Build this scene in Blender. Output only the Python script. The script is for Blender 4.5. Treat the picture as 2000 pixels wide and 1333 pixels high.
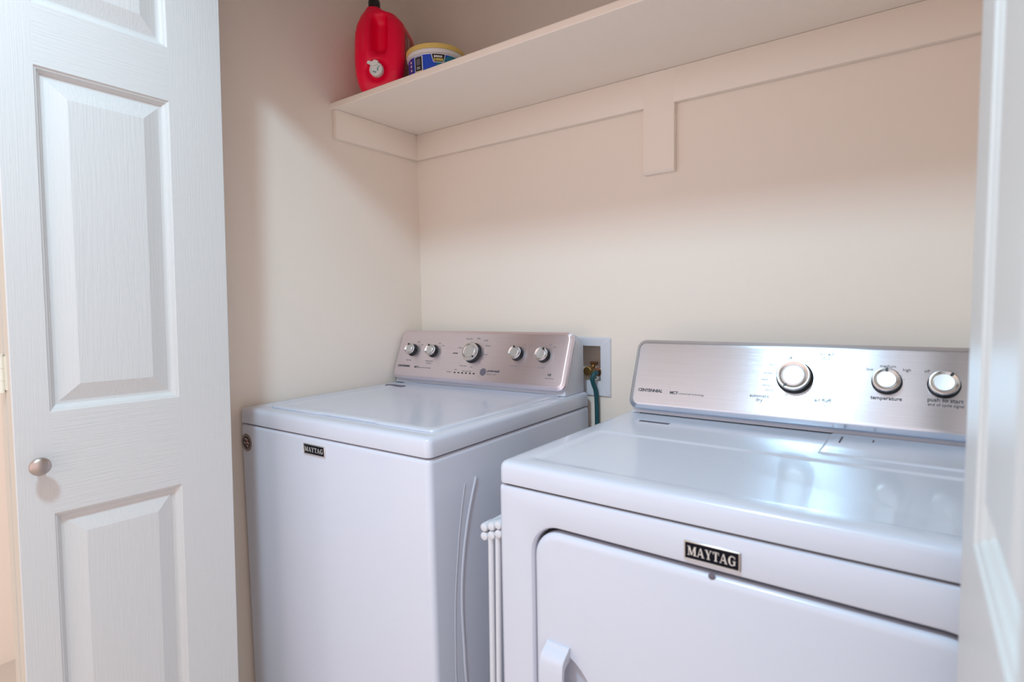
import bpy, bmesh, math, random
from mathutils import Vector, Matrix
random.seed(4)
for o in list(bpy.data.objects):
    bpy.data.objects.remove(o)
S = bpy.context.scene
C = S.collection
R = math.radians

# ------------------------------------------------------------------ camera
cam_d = bpy.data.cameras.new('camera')
cam = bpy.data.objects.new('camera', cam_d)
C.objects.link(cam)
yaw, pit, rol = R(35.8651), R(-3.8706), R(-0.9443)
fw = Vector((-math.sin(yaw) * math.cos(pit), math.cos(yaw) * math.cos(pit), math.sin(pit)))
rt = Vector((math.cos(yaw), math.sin(yaw), 0))
up = rt.cross(fw)
rt, up = rt * math.cos(rol) + up * math.sin(rol), up * math.cos(rol) - rt * math.sin(rol)
m = Matrix((rt, up, -fw)).transposed().to_4x4()
m.translation = (1.4740, -1.4739, 1.1912)
cam.matrix_world = m
cam_d.sensor_width = 36.0
cam_d.lens = 1088.38 * 36.0 / 2000.0
cam_d.clip_start = 0.02
cam_d.dof.use_dof = True
cam_d.dof.focus_distance = 1.55
cam_d.dof.aperture_fstop = 4.0
S.camera = cam

# ------------------------------------------------------------------ world, lamps, exposure
w = bpy.data.worlds.new('daylight')
S.world = w
w.use_nodes = True
bg = w.node_tree.nodes['Background']
bg.inputs[0].default_value = (1.0, 0.83, 0.81, 1)
bg.inputs[1].default_value = 1.44

def area(name, loc, target, size, power, col, shape='DISK'):
    d = bpy.data.lights.new(name, 'AREA')
    d.shape = shape
    d.size = size
    d.energy = power
    d.color = col
    o = bpy.data.objects.new(name, d)
    C.objects.link(o)
    o.location = loc
    o.rotation_euler = (Vector(target) - Vector(loc)).to_track_quat('-Z', 'Y').to_euler()
    return o

area('hall_ceiling_lamp', (0.98, -1.62, 2.40), (0.98, -1.62, 0), 0.18, 28.0, (0.51, 0.81, 1.0))

vs = S.view_settings
vs.view_transform = 'Standard'
vs.look = 'None'
vs.gamma = 1.0
vs.use_curve_mapping = False
vs.exposure = 0.0

# ------------------------------------------------------------------ materials
def mat(name, col, rough=0.5, metal=0.0, bump=None, coat=0.0, aniso=0.0, spec=0.5):
    M = bpy.data.materials.new(name)
    M.use_nodes = True
    nt = M.node_tree
    b = nt.nodes['Principled BSDF']
    b.inputs['Base Color'].default_value = (*col, 1)
    b.inputs['Roughness'].default_value = rough
    b.inputs['Metallic'].default_value = metal
    b.inputs['Specular IOR Level'].default_value = spec
    if coat:
        b.inputs['Coat Weight'].default_value = coat
        b.inputs['Coat Roughness'].default_value = 0.06
    if bump:                                    # (scale vector, noise scale, distance, detail)
        sc, ns, dist, det = bump
        tc = nt.nodes.new('ShaderNodeTexCoord')
        mp = nt.nodes.new('ShaderNodeMapping')
        mp.inputs['Scale'].default_value = sc
        nz = nt.nodes.new('ShaderNodeTexNoise')
        nz.inputs['Scale'].default_value = ns
        nz.inputs['Detail'].default_value = det
        nz.inputs['Distortion'].default_value = 0.4
        bp = nt.nodes.new('ShaderNodeBump')
        bp.inputs['Distance'].default_value = dist
        bp.inputs['Strength'].default_value = 1.0
        nt.links.new(tc.outputs['Object'], mp.inputs[0])
        nt.links.new(mp.outputs[0], nz.inputs['Vector'])
        nt.links.new(nz.outputs['Fac'], bp.inputs['Height'])
        nt.links.new(bp.outputs[0], b.inputs['Normal'])
    return M

def brushed(name, col, rough, axis_scale):
    M = mat(name, col, rough, 1.0)
    nt = M.node_tree
    b = nt.nodes['Principled BSDF']
    tc = nt.nodes.new('ShaderNodeTexCoord')
    mp = nt.nodes.new('ShaderNodeMapping')
    mp.inputs['Scale'].default_value = axis_scale
    nz = nt.nodes.new('ShaderNodeTexNoise')
    nz.inputs['Scale'].default_value = 1.0
    nz.inputs['Detail'].default_value = 3.0
    b.inputs['Anisotropic'].default_value = 0.85
    tg = nt.nodes.new('ShaderNodeCombineXYZ')          # highlights stretch across the brushing, up the panel
    tg.inputs[1].default_value = 0.372
    tg.inputs[2].default_value = 0.928
    nt.links.new(tg.outputs[0], b.inputs['Tangent'])
    mx = nt.nodes.new('ShaderNodeMix')
    mx.data_type = 'RGBA'
    mx.inputs[6].default_value = (*[c * 0.90 for c in col], 1)
    mx.inputs[7].default_value = (*[min(1, c * 1.07) for c in col], 1)
    bp = nt.nodes.new('ShaderNodeBump')
    bp.inputs['Distance'].default_value = 0.00035
    bp.inputs['Strength'].default_value = 0.35
    nt.links.new(tc.outputs['Object'], mp.inputs[0])
    nt.links.new(mp.outputs[0], nz.inputs['Vector'])
    nt.links.new(nz.outputs['Fac'], mx.inputs[0])
    nt.links.new(mx.outputs[2], b.inputs['Base Color'])
    nt.links.new(nz.outputs['Fac'], bp.inputs['Height'])
    nt.links.new(bp.outputs[0], b.inputs['Normal'])
    return M

WALL = mat('beige_wall_paint', (0.89, 0.785, 0.69), 0.6, bump=((1, 1, 1), 45, 0.0005, 3))
TRIMP = mat('beige_satin_trim', (0.92, 0.815, 0.72), 0.42, bump=((1, 1, 1), 40, 0.0004, 2))
CEIL = mat('ceiling_paint', (0.88, 0.84, 0.79), 0.8)
FLOOR = mat('floor_tile', (0.64, 0.57, 0.50), 0.5, bump=((1, 1, 1), 12, 0.001, 3))
DOORV = mat('door_paint_vertical_grain', (0.645, 0.635, 0.625), 0.42, bump=((460, 460, 11), 1.0, 0.00045, 2))
DOORH = mat('door_paint_horizontal_grain', (0.645, 0.635, 0.625), 0.42, bump=((300, 11, 300), 1.0, 0.0008, 2))
DOORF = mat('door_paint_cathedral_grain', (0.645, 0.635, 0.625), 0.42, bump=((260, 260, 16), 1.0, 0.0006, 3))
DOORE = mat('door_edge_cream', (0.62, 0.58, 0.50), 0.5)
ENAM = mat('white_enamel', (0.635, 0.66, 0.75), 0.24, coat=0.4)
PLAST = mat('white_console_plastic', (0.68, 0.71, 0.78), 0.35)
STEELW = brushed('brushed_steel_washer', (0.86, 0.78, 0.83), 0.36, (6, 500, 900))
STEELD = brushed('brushed_steel_dryer', (0.66, 0.73, 0.83), 0.25, (6, 500, 900))
CHROME = mat('satin_chrome', (0.72, 0.70, 0.68), 0.22, 1.0)
SATIN = mat('satin_aluminium', (0.70, 0.70, 0.71), 0.38, 1.0)
BLACK = mat('black_plastic', (0.012, 0.012, 0.012), 0.35)
GAP = mat('dark_gap_shade', (0.02, 0.02, 0.022), 0.7)  # near-black colour standing in for the shade inside open gaps
INK = mat('grey_print', (0.10, 0.10, 0.11), 0.6)
INKL = mat('light_grey_print', (0.36, 0.33, 0.34), 0.6)
NAVY = mat('navy_badge', (0.004, 0.0045, 0.010), 0.5, spec=0.1)
SILV = mat('silver_letter', (0.75, 0.73, 0.70), 0.35, 0.6)
GREYL = mat('grey_label', (0.17, 0.15, 0.18), 0.8, spec=0.1)
NICK = mat('brushed_nickel', (0.50, 0.43, 0.40), 0.34, 1.0)
BRASS = mat('brass', (0.50, 0.33, 0.13), 0.3, 1.0)
COPPER = mat('copper_fitting', (0.42, 0.22, 0.13), 0.35, 1.0)
TEAL = mat('teal_rubber_hose', (0.005, 0.07, 0.085), 0.45)
WHITEP = mat('white_plastic', (0.67, 0.68, 0.73), 0.35)
RED = mat('red_plastic', (0.95, 0.0, 0.05), 0.36, spec=0.35)
REDL = mat('dark_red_label', (0.34, 0.012, 0.016), 0.4)
PINKT = mat('pale_pink_print', (0.62, 0.42, 0.40), 0.5)
CAPW = mat('white_cap', (0.80, 0.82, 0.80), 0.4)
CAPT = mat('teal_grey_print', (0.22, 0.38, 0.38), 0.5)
YEL = mat('yellow_lid', (0.80, 0.58, 0.17), 0.4)
TUBW = mat('tub_white', (0.82, 0.80, 0.80), 0.4)
BLUE = mat('blue_label', (0.004, 0.07, 0.62), 0.35)
BLUED = mat('dark_blue_label', (0.03, 0.03, 0.30), 0.35)
TEALL = mat('teal_label', (0.01, 0.20, 0.30), 0.35)
YELL = mat('yellow_label', (0.82, 0.68, 0.16), 0.4)
LBLK = mat('black_label', (0.015, 0.017, 0.02), 0.4)
HINGE = mat('painted_hinge', (0.74, 0.70, 0.60), 0.35)
STKB = mat('sticker_bronze', (0.13, 0.09, 0.065), 0.4)
STKD = mat('sticker_dark', (0.02, 0.012, 0.015), 0.4)
STKR = mat('sticker_red', (0.25, 0.03, 0.04), 0.4)
STKW = mat('sticker_pale', (0.62, 0.50, 0.47), 0.4)

# ------------------------------------------------------------------ mesh helpers
def link(name, bm, mats, parent=None, smooth=35, recalc=True):
    if recalc:
        bmesh.ops.recalc_face_normals(bm, faces=bm.faces)
    me = bpy.data.meshes.new(name)
    bm.to_mesh(me)
    bm.free()
    for mm in (mats if isinstance(mats, (list, tuple)) else [mats]):
        me.materials.append(mm)
    if smooth:
        for p in me.polygons:
            p.use_smooth = True
        me.set_sharp_from_angle(angle=R(smooth))
    o = bpy.data.objects.new(name, me)
    C.objects.link(o)
    if parent:
        o.parent = parent
    return o

def thing(name, label, cat, loc=(0, 0, 0), rot=(0, 0, 0), group=None):
    o = bpy.data.objects.new(name, None)
    C.objects.link(o)
    o.empty_display_size = 0.05
    o.location = loc
    o.rotation_euler = rot
    tag(o, label, cat, group)
    return o

def tag(o, label, cat, group=None):
    o['label'] = label
    o['category'] = cat
    if group:
        o['group'] = group
    return o

def struct(o):
    o['kind'] = 'structure'
    return o

def box(bm, lo, hi, bev=0.0, seg=2, mi=0):
    r = bmesh.ops.create_cube(bm, size=1.0)
    for v in r['verts']:
        v.co = Vector([lo[i] + (v.co[i] + 0.5) * (hi[i] - lo[i]) for i in range(3)])
    fs = set(f for v in r['verts'] for f in v.link_faces)
    if bev:
        es = list(set(e for v in r['verts'] for e in v.link_edges))
        rb = bmesh.ops.bevel(bm, geom=es, offset=bev, segments=seg, profile=0.5, affect='EDGES')
        fs = set(f for f in fs if f.is_valid) | set(rb['faces'])
    for f in fs:
        if f.is_valid:
            f.material_index = mi

def rr(x0, x1, y0, y1, r, n=6):
    """rounded rectangle outline, counter-clockwise"""
    pts = []
    for cx, cy, a0 in ((x1 - r, y1 - r, 0), (x0 + r, y1 - r, 90), (x0 + r, y0 + r, 180), (x1 - r, y0 + r, 270)):
        for k in range(n + 1):
            a = R(a0 + 90 * k / n)
            pts.append((cx + r * math.cos(a), cy + r * math.sin(a)))
    return pts

def circ(cx, cy, rad, n=32, ry=None):
    ry = ry or rad
    return [(cx + rad * math.cos(2 * math.pi * k / n), cy + ry * math.sin(2 * math.pi * k / n)) for k in range(n)]

def loft(bm, rings, cap0=True, cap1=True, mi=0, mis=None):
    vr = [[bm.verts.new(p) for p in r] for r in rings]
    n = len(vr[0])
    for j, (a, b) in enumerate(zip(vr, vr[1:])):
        for k in range(n):
            f = bm.faces.new((a[k], a[(k + 1) % n], b[(k + 1) % n], b[k]))
            f.material_index = mis[j] if mis else mi
    if cap0:
        bm.faces.new(list(reversed(vr[0]))).material_index = mis[0] if mis else mi
    if cap1:
        bm.faces.new(vr[-1]).material_index = mis[-1] if mis else mi

def xy(pts, z):
    return [(p[0], p[1], z) for p in pts]

def xz(pts, y):
    return [(p[0], y, p[1]) for p in pts]

def prism(bm, prof, x0, x1, bev=0.0, seg=3, mi=0):
    """side profile (y, z) swept along x with rounded ends"""
    a = [bm.verts.new((x0, p[0], p[1])) for p in prof]
    b = [bm.verts.new((x1, p[0], p[1])) for p in prof]
    n = len(prof)
    fs = [bm.faces.new(a), bm.faces.new(list(reversed(b)))]
    es = [e for f in fs for e in f.edges]
    for k in range(n):
        bm.faces.new((a[k], a[(k + 1) % n], b[(k + 1) % n], b[k]))
    if bev:
        bmesh.ops.bevel(bm, geom=es, offset=bev, segments=seg, profile=0.5, affect='EDGES', clamp_overlap=True)

def roundprof(pts, rads, n=5):
    """polygon with rounded corners"""
    out = []
    N = len(pts)
    for i in range(N):
        p = Vector(pts[i]); a = Vector(pts[i - 1]); b = Vector(pts[(i + 1) % N])
        r = rads[i]
        if r <= 0:
            out.append(tuple(p)); continue
        d1 = (a - p).normalized(); d2 = (b - p).normalized()
        p1 = p + d1 * r; p2 = p + d2 * r
        for k in range(n + 1):
            t = k / n
            q = p1 * (1 - t) ** 2 + p * 2 * t * (1 - t) + p2 * t * t
            out.append(tuple(q))
    return out

def tube(bm, pts, rad, n=10, cap=True, sub=1, mi=0):
    P = [Vector(p) for p in pts]
    if sub > 1 and len(P) > 2:
        Q = []
        for i in range(len(P) - 1):
            p0 = P[max(i - 1, 0)]; p1 = P[i]; p2 = P[i + 1]; p3 = P[min(i + 2, len(P) - 1)]
            for k in range(sub):
                t = k / sub
                Q.append(0.5 * (2 * p1 + (p2 - p0) * t + (2 * p0 - 5 * p1 + 4 * p2 - p3) * t * t + (3 * p1 - p0 - 3 * p2 + p3) * t ** 3))
        Q.append(P[-1]); P = Q
    rings = []
    ref = None
    for i, p in enumerate(P):
        d = (P[min(i + 1, len(P) - 1)] - P[max(i - 1, 0)]).normalized()
        if ref is None:
            ref = d.orthogonal().normalized()
        ref = (ref - d * ref.dot(d)).normalized()
        s = d.cross(ref)
        rd = rad[i] if isinstance(rad, (list, tuple)) else rad
        rings.append([p + (ref * math.cos(2 * math.pi * k / n) + s * math.sin(2 * math.pi * k / n)) * rd for k in range(n)])
    loft(bm, rings, cap, cap, mi)

def text_polys(s, size, align='CENTER', shear=0.0, bold=0.0, extrude=0.0003):
    cu = bpy.data.curves.new('t', 'FONT')
    cu.body = s
    cu.size = size
    cu.align_x = align
    cu.align_y = 'CENTER'
    cu.shear = shear
    cu.offset = bold
    cu.extrude = extrude
    cu.resolution_u = 3
    o = bpy.data.objects.new('t', cu)
    C.objects.link(o)
    dg = bpy.context.evaluated_depsgraph_get()
    me = bpy.data.meshes.new_from_object(o.evaluated_get(dg))
    bpy.data.objects.remove(o)
    bpy.data.curves.remove(cu)
    return me

def put_mesh(bm, me, M, mi=0):
    b2 = bmesh.new()
    b2.from_mesh(me)
    mp = {}
    for v in b2.verts:
        mp[v.index] = bm.verts.new(M @ v.co)
    for f in b2.faces:
        try:
            nf = bm.faces.new([mp[v.index] for v in f.verts])
            nf.material_index = mi
        except ValueError:
            pass
    b2.free()
    bpy.data.meshes.remove(me)

def frame(origin, ex, ey):
    ex = Vector(ex).normalized(); ey = Vector(ey).normalized(); ez = ex.cross(ey)
    M = Matrix((ex, ey, ez)).transposed().to_4x4()
    M.translation = Vector(origin)
    return M

# ------------------------------------------------------------------ room shell
XR = 1.72          # right closet wall
HC = 2.44          # ceiling
YF0, YF1 = -0.85, -0.97   # front wall, closet face and hall face
OX0, OX1 = 0.085, 1.645   # opening
OZ = 2.0

def box_obj(name, lo, hi, m_, bev=0.0):
    bm = bmesh.new()
    box(bm, lo, hi, bev)
    return link(name, bm, m_, smooth=0)

struct(box_obj('floor', (-1.9, -3.4, -0.05), (3.2, 0.12, 0.0), FLOOR))
struct(box_obj('ceiling', (-1.9, -3.4, HC), (3.2, 0.12, HC + 0.05), CEIL))
struct(box_obj('wall_left', (-0.10, -0.85, 0), (0.0, 0.12, HC), WALL))
struct(box_obj('wall_right', (XR, -0.85, 0), (XR + 0.1, 0.12, HC), WALL))
# back wall with the hole of the outlet box
HX0, HX1, HZ0, HZ1 = 0.592, 0.7315, 0.9575, 1.0625
bm = bmesh.new()
for lo, hi in (((0, 0, 0), (HX0, 0.12, HC)), ((HX1, 0, 0), (XR, 0.12, HC)),
               ((HX0, 0, 0), (HX1, 0.12, HZ0)), ((HX0, 0, HZ1), (HX1, 0.12, HC))):
    box(bm, lo, hi)
struct(link('wall_back', bm, WALL, smooth=0))
# front wall: returns beside the opening and the header above it
bm = bmesh.new()
box(bm, (-1.10, YF1, 0), (OX0, YF0, HC))
box(bm, (OX1, YF1, 0), (3.2, YF0, HC))
box(bm, (OX0, YF1, OZ), (OX1, YF0, HC))
struct(link('wall_front', bm, WALL, smooth=0))
struct(box_obj('wall_hall', (-1.10, -3.4, 0), (-1.00, -0.97, HC), WALL))
struct(box_obj('baseboard_left', (0.0, -0.85, 0), (0.014, 0.0, 0.085), TRIMP, 0.004))
struct(box_obj('baseboard_back', (0.014, -0.014, 0), (XR, 0.0, 0.085), TRIMP, 0.004))

# ------------------------------------------------------------------ shelf with its cleats
ZS, ZL, T, YS = 1.7950, 1.7071, 0.018, -0.370
sh = thing('wall_shelf', 'long beige painted shelf with cleats under it across the closet walls above both machines', 'shelf', (0, 0, ZS))
bm = bmesh.new()
prof = roundprof([(0, 0), (YS, 0), (YS, 0.0185), (0, 0.0185)], [0, 0.003, 0.003, 0])
prism(bm, prof, 0.0, XR)
link('shelf_board', bm, TRIMP, sh)
bm = bmesh.new()
box(bm, (T, -T, ZL - ZS), (XR, 0, -0.0005), 0.0012, 2)
link('back_cleat', bm, TRIMP, sh)
bm = bmesh.new()
box(bm, (0, -0.3625, ZL - ZS), (T, 0, -0.0005), 0.0012, 2)
link('side_cleat', bm, TRIMP, sh)
bm = bmesh.new()
prof = roundprof([(0, 1.5315 - ZS), (-0.013, 1.5315 - ZS), (-0.0185, 1.5385 - ZS), (-0.0185, -0.001), (0, -0.001)], [0, 0.001, 0.001, 0, 0])
prism(bm, prof, 0.869, 0.9535, 0.001, 1)
link('support_block', bm, TRIMP, sh)

# ------------------------------------------------------------------ bifold closet doors
LW, LT, LZ0, LZ1 = 0.3826, 0.0345, 0.02, 1.985
PL, PR = 0.0524, 0.2729            # panel span measured from the leaf's camera-side edge
PZ = ((0.245, 0.8104), (1.0003, 1.6222), (1.7305, 1.895))

def leaf_mesh():
    """leaf in local coords: y 0..LW across, z up, front face at x = 0 looking to +x"""
    bm = bmesh.new()
    ys = [0, PL, PR, LW]
    zs = [LZ0]
    for a, b in PZ:
        zs += [a, b]
    zs.append(LZ1)
    def quad(y0, y1, z0, z1, mi):
        f = bm.faces.new([bm.verts.new((0, y0, z0)), bm.verts.new((0, y1, z0)), bm.verts.new((0, y1, z1)), bm.verts.new((0, y0, z1))])
        f.material_index = mi
    e = 0.0015
    quad(e, PL, LZ0, LZ1, 0)
    quad(PR, LW - e, LZ0, LZ1, 0)
    for i in range(0, len(zs), 2):
        quad(PL, PR, zs[i], zs[i + 1], 1)
    steps = [(0, 0), (0.0010, -0.0022), (0.0045, -0.0036), (0.0060, -0.0068), (0.0092, -0.0092), (0.0108, -0.0122),
             (0.0135, -0.0126), (0.0165, -0.0126), (0.0470, -0.0018), (0.0482, -0.0015)]
    for z0, z1 in PZ:
        rings = []
        for d, x in steps:
            rings.append([(x, PL + d, z0 + d), (x, PR - d, z0 + d), (x, PR - d, z1 - d), (x, PL + d, z1 - d)])
        loft(bm, rings, False, True, 0, [3] * 7 + [2, 2])
        bm.faces.ensure_lookup_table()
        bm.faces[-1].material_index = 2
    # edges and back
    b = -LT
    o = [(0, e), (0, LW - e), (-e, LW), (b, LW), (b, 0), (-e, 0)]
    lo = [bm.verts.new((p[0], p[1], LZ0)) for p in o]
    hi = [bm.verts.new((p[0], p[1], LZ1)) for p in o]
    for k in range(1, 6):
        f = bm.faces.new((lo[k], lo[(k + 1) % 6], hi[(k + 1) % 6], hi[k]))
        f.material_index = 0 if k == 3 else (4 if k in (2, 4) else 0)
    bm.faces.new(lo); bm.faces.new(list(reversed(hi)))
    bmesh.ops.remove_doubles(bm, verts=bm.verts, dist=0.00005)
    bmesh.ops.recalc_face_normals(bm, faces=bm.faces)
    me = bpy.data.meshes.new('door_leaf')
    bm.to_mesh(me)
    bm.free()
    for mm in (DOORV, DOORH, DOORF, DOORV, DOORE):
        me.materials.append(mm)
    return me

def lathe(bm, prof, M, n=28, mi=0):
    """prof: (radius, height) along local z of M"""
    rings = []
    for r_, h in prof:
        rings.append([M @ Vector((r_ * math.cos(2 * math.pi * k / n), r_ * math.sin(2 * math.pi * k / n), h)) for k in range(n)])
    loft(bm, rings, True, True, mi)

def bifold(name, label, matrix, mirror, knob):
    d = thing(name, label, 'closet door')
    d['kind'] = 'structure'
    d.matrix_world = matrix
    me = leaf_mesh()
    s = -1 if mirror else 1
    for k in range(2):
        if k == 0:
            mm = me
        else:
            mm = me.copy()
        mm.transform(Matrix.Scale(s, 4, (1, 0, 0)) if k == 0 else
                     Matrix.Translation((-s * (2 * LT + 0.004), 0, 0)) @ Matrix.Scale(-1, 4, (1, 0, 0)))
        if (k == 0 and s < 0) or (k == 1 and True and s > 0):
            mm.flip_normals()
        o = bpy.data.objects.new('door_leaf', mm)
        C.objects.link(o)
        o.parent = d
    for z in (0.30, 1.075, 1.80):
        bm = bmesh.new()
        gx = -s * (LT + 0.002)
        tube(bm, [(gx, -0.0045, z - 0.034), (gx, -0.0045, z + 0.034)], 0.0042, 12)
        for q in (-0.034, -0.012, 0.010, 0.033):
            tube(bm, [(gx, -0.0045, z + q - 0.0012), (gx, -0.0045, z + q + 0.0012)], 0.0048, 12)
        box(bm, (gx - 0.016, -0.0016, z - 0.03), (gx + 0.016, 0.0002, z + 0.03))
        link('hinge', bm, HINGE, d)
    if knob:
        bm = bmesh.new()
        M = frame((0, LW - 0.3535, 0.9085), (0, 1, 0), (0, 0, 1))
        prof = [(0.0075, 0.0), (0.0062, 0.004), (0.0058, 0.012), (0.0075, 0.017), (0.0135, 0.021), (0.0160, 0.0245),
                (0.0163, 0.027), (0.0150, 0.030), (0.0110, 0.0325), (0.005, 0.0338), (0.001, 0.034)]
        lathe(bm, prof, M)
        link('door_knob', bm, NICK, d, 60)
    return d

# the left pair, fitted to the photograph: its far edge runs in the track at y = -0.82
ang, li, lo_ = R(1.0127), R(0.9891), R(0.437)
dv = Vector((math.sin(ang), math.cos(ang), 0)); nv = Vector((math.cos(ang), -math.sin(ang), 0)); kz = Vector((0, 0, 1))
k2 = kz * math.cos(lo_) + nv * math.sin(lo_)
D_ = dv * math.cos(li) - k2 * math.sin(li)
K_ = k2 * math.cos(li) + dv * math.sin(li)
N_ = D_.cross(K_)
Mx = Matrix((N_, D_, K_)).transposed().to_4x4()
Mx.translation = Vector((0.1994, -0.82, 1.1)) - D_ * LW - K_ * 1.1
bifold('door_1', 'open white panelled folding door with a nickel knob beside the washing machine', Mx, False, True)
bifold('door_2', 'white panelled folding door seen edge-on close up beside the dryer', Matrix.Translation((1.5155, -0.82 - LW, 0)), True, False)

# ------------------------------------------------------------------ serif badge lettering
def serif_letters(bm, x0, x1, z0, z1, P, mi):
    """MAYTAG in slab-serif capitals; P(x, z) -> point pair (front, back)"""
    H = z1 - z0
    widths = {'M': 1.15, 'A': 0.98, 'Y': 0.92, 'T': 0.84, 'G': 0.98}
    word = 'MAYTAG'
    tot = sum(widths[c] for c in word)
    sc = (x1 - x0) / tot
    x = x0
    def poly(pts):
        f, b = [], []
        for p in pts:
            a, c = P(*p)
            f.append(bm.verts.new(a)); b.append(bm.verts.new(c))
        n = len(pts)
        for q in [bm.faces.new(f), bm.faces.new(list(reversed(b)))] + [bm.faces.new((f[k], b[k], b[(k + 1) % n], f[(k + 1) % n])) for k in range(n)]:
            q.material_index = mi
    for c in word:
        wd = widths[c] * sc * 0.94
        X = lambda t: x + t * wd
        Z = lambda t: z0 + t * H
        def bar(a, b, wa, wb=None):
            wb = wb or wa
            poly([(X(a[0] - wa / 2), Z(a[1])), (X(a[0] + wa / 2), Z(a[1])), (X(b[0] + wb / 2), Z(b[1])), (X(b[0] - wb / 2), Z(b[1]))])
        def serif(cx, cz, wd_):
            poly([(X(cx - wd_ / 2), Z(cz)), (X(cx + wd_ / 2), Z(cz)), (X(cx + wd_ / 2), Z(cz + 0.07)), (X(cx - wd_ / 2), Z(cz + 0.07))])
        if c == 'M':
            bar((0.13, 0), (0.13, 1), 0.07); bar((0.83, 0), (0.83, 1), 0.19)
            bar((0.17, 1), (0.47, 0.05), 0.21, 0.14); bar((0.47, 0.05), (0.80, 1), 0.08)
            serif(0.13, 0, 0.26); serif(0.83, 0, 0.34); serif(0.12, 0.93, 0.26); serif(0.86, 0.93, 0.28)
        elif c == 'A':
            bar((0.12, 0), (0.47, 1), 0.08); bar((0.82, 0), (0.50, 1), 0.22, 0.14)
            poly([(X(0.24), Z(0.27)), (X(0.70), Z(0.27)), (X(0.68), Z(0.36)), (X(0.27), Z(0.36))])
            serif(0.12, 0, 0.26); serif(0.82, 0, 0.36)
        elif c == 'Y':
            bar((0.20, 1), (0.50, 0.42), 0.22); bar((0.82, 1), (0.52, 0.42), 0.08)
            bar((0.50, 0), (0.50, 0.46), 0.21); serif(0.50, 0, 0.42); serif(0.20, 0.93, 0.38); serif(0.82, 0.93, 0.28)
        elif c == 'T':
            bar((0.50, 0), (0.50, 1), 0.23); serif(0.50, 0, 0.46); serif(0.50, 0.91, 0.92)
            bar((0.09, 0.70), (0.07, 0.95), 0.05, 0.10); bar((0.91, 0.70), (0.93, 0.95), 0.05, 0.10)
        elif c == 'G':
            N = 14
            for k in range(N):
                a0 = R(52 + (305 - 52) * k / N); a1 = R(52 + (305 - 52) * (k + 1) / N)
                def ro(a): return (0.5 + 0.46 * math.cos(a), 0.5 + 0.52 * math.sin(a))
                def ri(a):
                    th = 0.10 + 0.13 * max(0, -math.cos(a))
                    return (0.5 + (0.46 - th) * math.cos(a), 0.5 + (0.52 - 0.09) * math.sin(a))
                poly([(X(ri(a0)[0]), Z(ri(a0)[1])), (X(ro(a0)[0]), Z(ro(a0)[1])), (X(ro(a1)[0]), Z(ro(a1)[1])), (X(ri(a1)[0]), Z(ri(a1)[1]))])
            bar((0.80, 0.06), (0.80, 0.46), 0.19); serif(0.78, 0.42, 0.40); bar((0.84, 0.68), (0.84, 0.95), 0.06)
        x += widths[c] * sc

def badge(parent, xc, zc, wd, ht, y=0.0):
    bm = bmesh.new()
    rg = []
    for ins, dep in ((0, 0.0), (0, 0.0022), (0.0008, 0.0032), (0.0018, 0.0032), (0.0024, 0.0022)):
        rg.append(xz(rr(xc - wd / 2 + ins, xc + wd / 2 - ins, zc - ht / 2 + ins, zc + ht / 2 - ins, 0.0006, 2), y - dep))
    loft(bm, rg, True, True, 0, [0, 0, 0, 0])
    b = link('brand_badge', bm, CHROME, parent)
    bm = bmesh.new()
    rg = [xz(rr(xc - wd / 2 + 0.0026, xc + wd / 2 - 0.0026, zc - ht / 2 + 0.0026, zc + ht / 2 - 0.0026, 0.0004, 2), y - dd) for dd in (0.0020, 0.0026)]
    loft(bm, rg, True, True)
    link('badge_inlay', bm, NAVY, b)
    bm = bmesh.new()
    hh = (ht - 0.0052) * 0.60 / 2
    serif_letters(bm, xc - wd / 2 + 0.0055, xc + wd / 2 - 0.0050, zc - hh, zc + hh,
                  lambda a, c: ((a, y - 0.0031, c), (a, y - 0.0024, c)), 0)
    link('badge_lettering', bm, SILV, b, 0)
    return b

# ------------------------------------------------------------------ knobs and console
UL = math.hypot(0.063, 0.157)
UV = Vector((0, 0.063, 0.157)) / UL
NV = Vector((1, 0, 0)).cross(UV)
FACE = 0.0085          # height of the steel face over the panel's rim

class Panel:
    def __init__(self, y0, z0):
        self.o = Vector((0, y0, z0))
    def p(self, x, u, n=0.0):
        return self.o + Vector((x, 0, 0)) + UV * u + NV * (n - FACE)
    def M(self, x, u, n=0.0):
        return frame(self.p(x, u, n), (1, 0, 0), UV)

def knob(parent, P, x, u, rad, turn, h=0.022):
    M = P.M(x, u, FACE)
    bm = bmesh.new()
    lathe(bm, [(rad * 1.08, 0), (rad * 1.08, 0.002), (rad * 0.98, 0.005), (rad * 0.95, h - 0.005), (rad * 0.95, h - 0.004)], M, 40)
    k = link('knob', bm, BLACK, parent, 40)
    bm = bmesh.new()
    r = rad
    prof = [(r * 0.955, h - 0.0075), (r * 0.985, h - 0.0055), (r * 0.985, h - 0.003), (r * 0.93, h - 0.0002), (r * 0.88, h), (r * 0.74, h - 0.0018),
            (r * 0.70, h - 0.0024)]
    lathe(bm, prof, M, 40)
    link('knob_rim', bm, CHROME, k, 35)
    bm = bmesh.new()
    lathe(bm, [(r * 0.68, h - 0.003), (r * 0.68, h - 0.0016), (r * 0.64, h - 0.0010), (r * 0.4, h - 0.0012), (r * 0.1, h - 0.0013)], M, 40)
    link('knob_face', bm, SATIN, k, 35)
    bm = bmesh.new()
    a = R(90 - turn)
    ca, sa = math.cos(a), math.sin(a)
    rg = []
    for n in (h - 0.002, h + 0.0006):
        rg.append([M @ Vector((r * 0.80 * ca + q[0] * ca - q[1] * sa, r * 0.80 * sa + q[0] * sa + q[1] * ca, n)) for q in rr(-0.0036, 0.0036, -0.0022, 0.0022, 0.002, 4)])
    loft(bm, rg)
    link('pointer_mark', bm, BLACK, k, 35)
    return k

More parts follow.
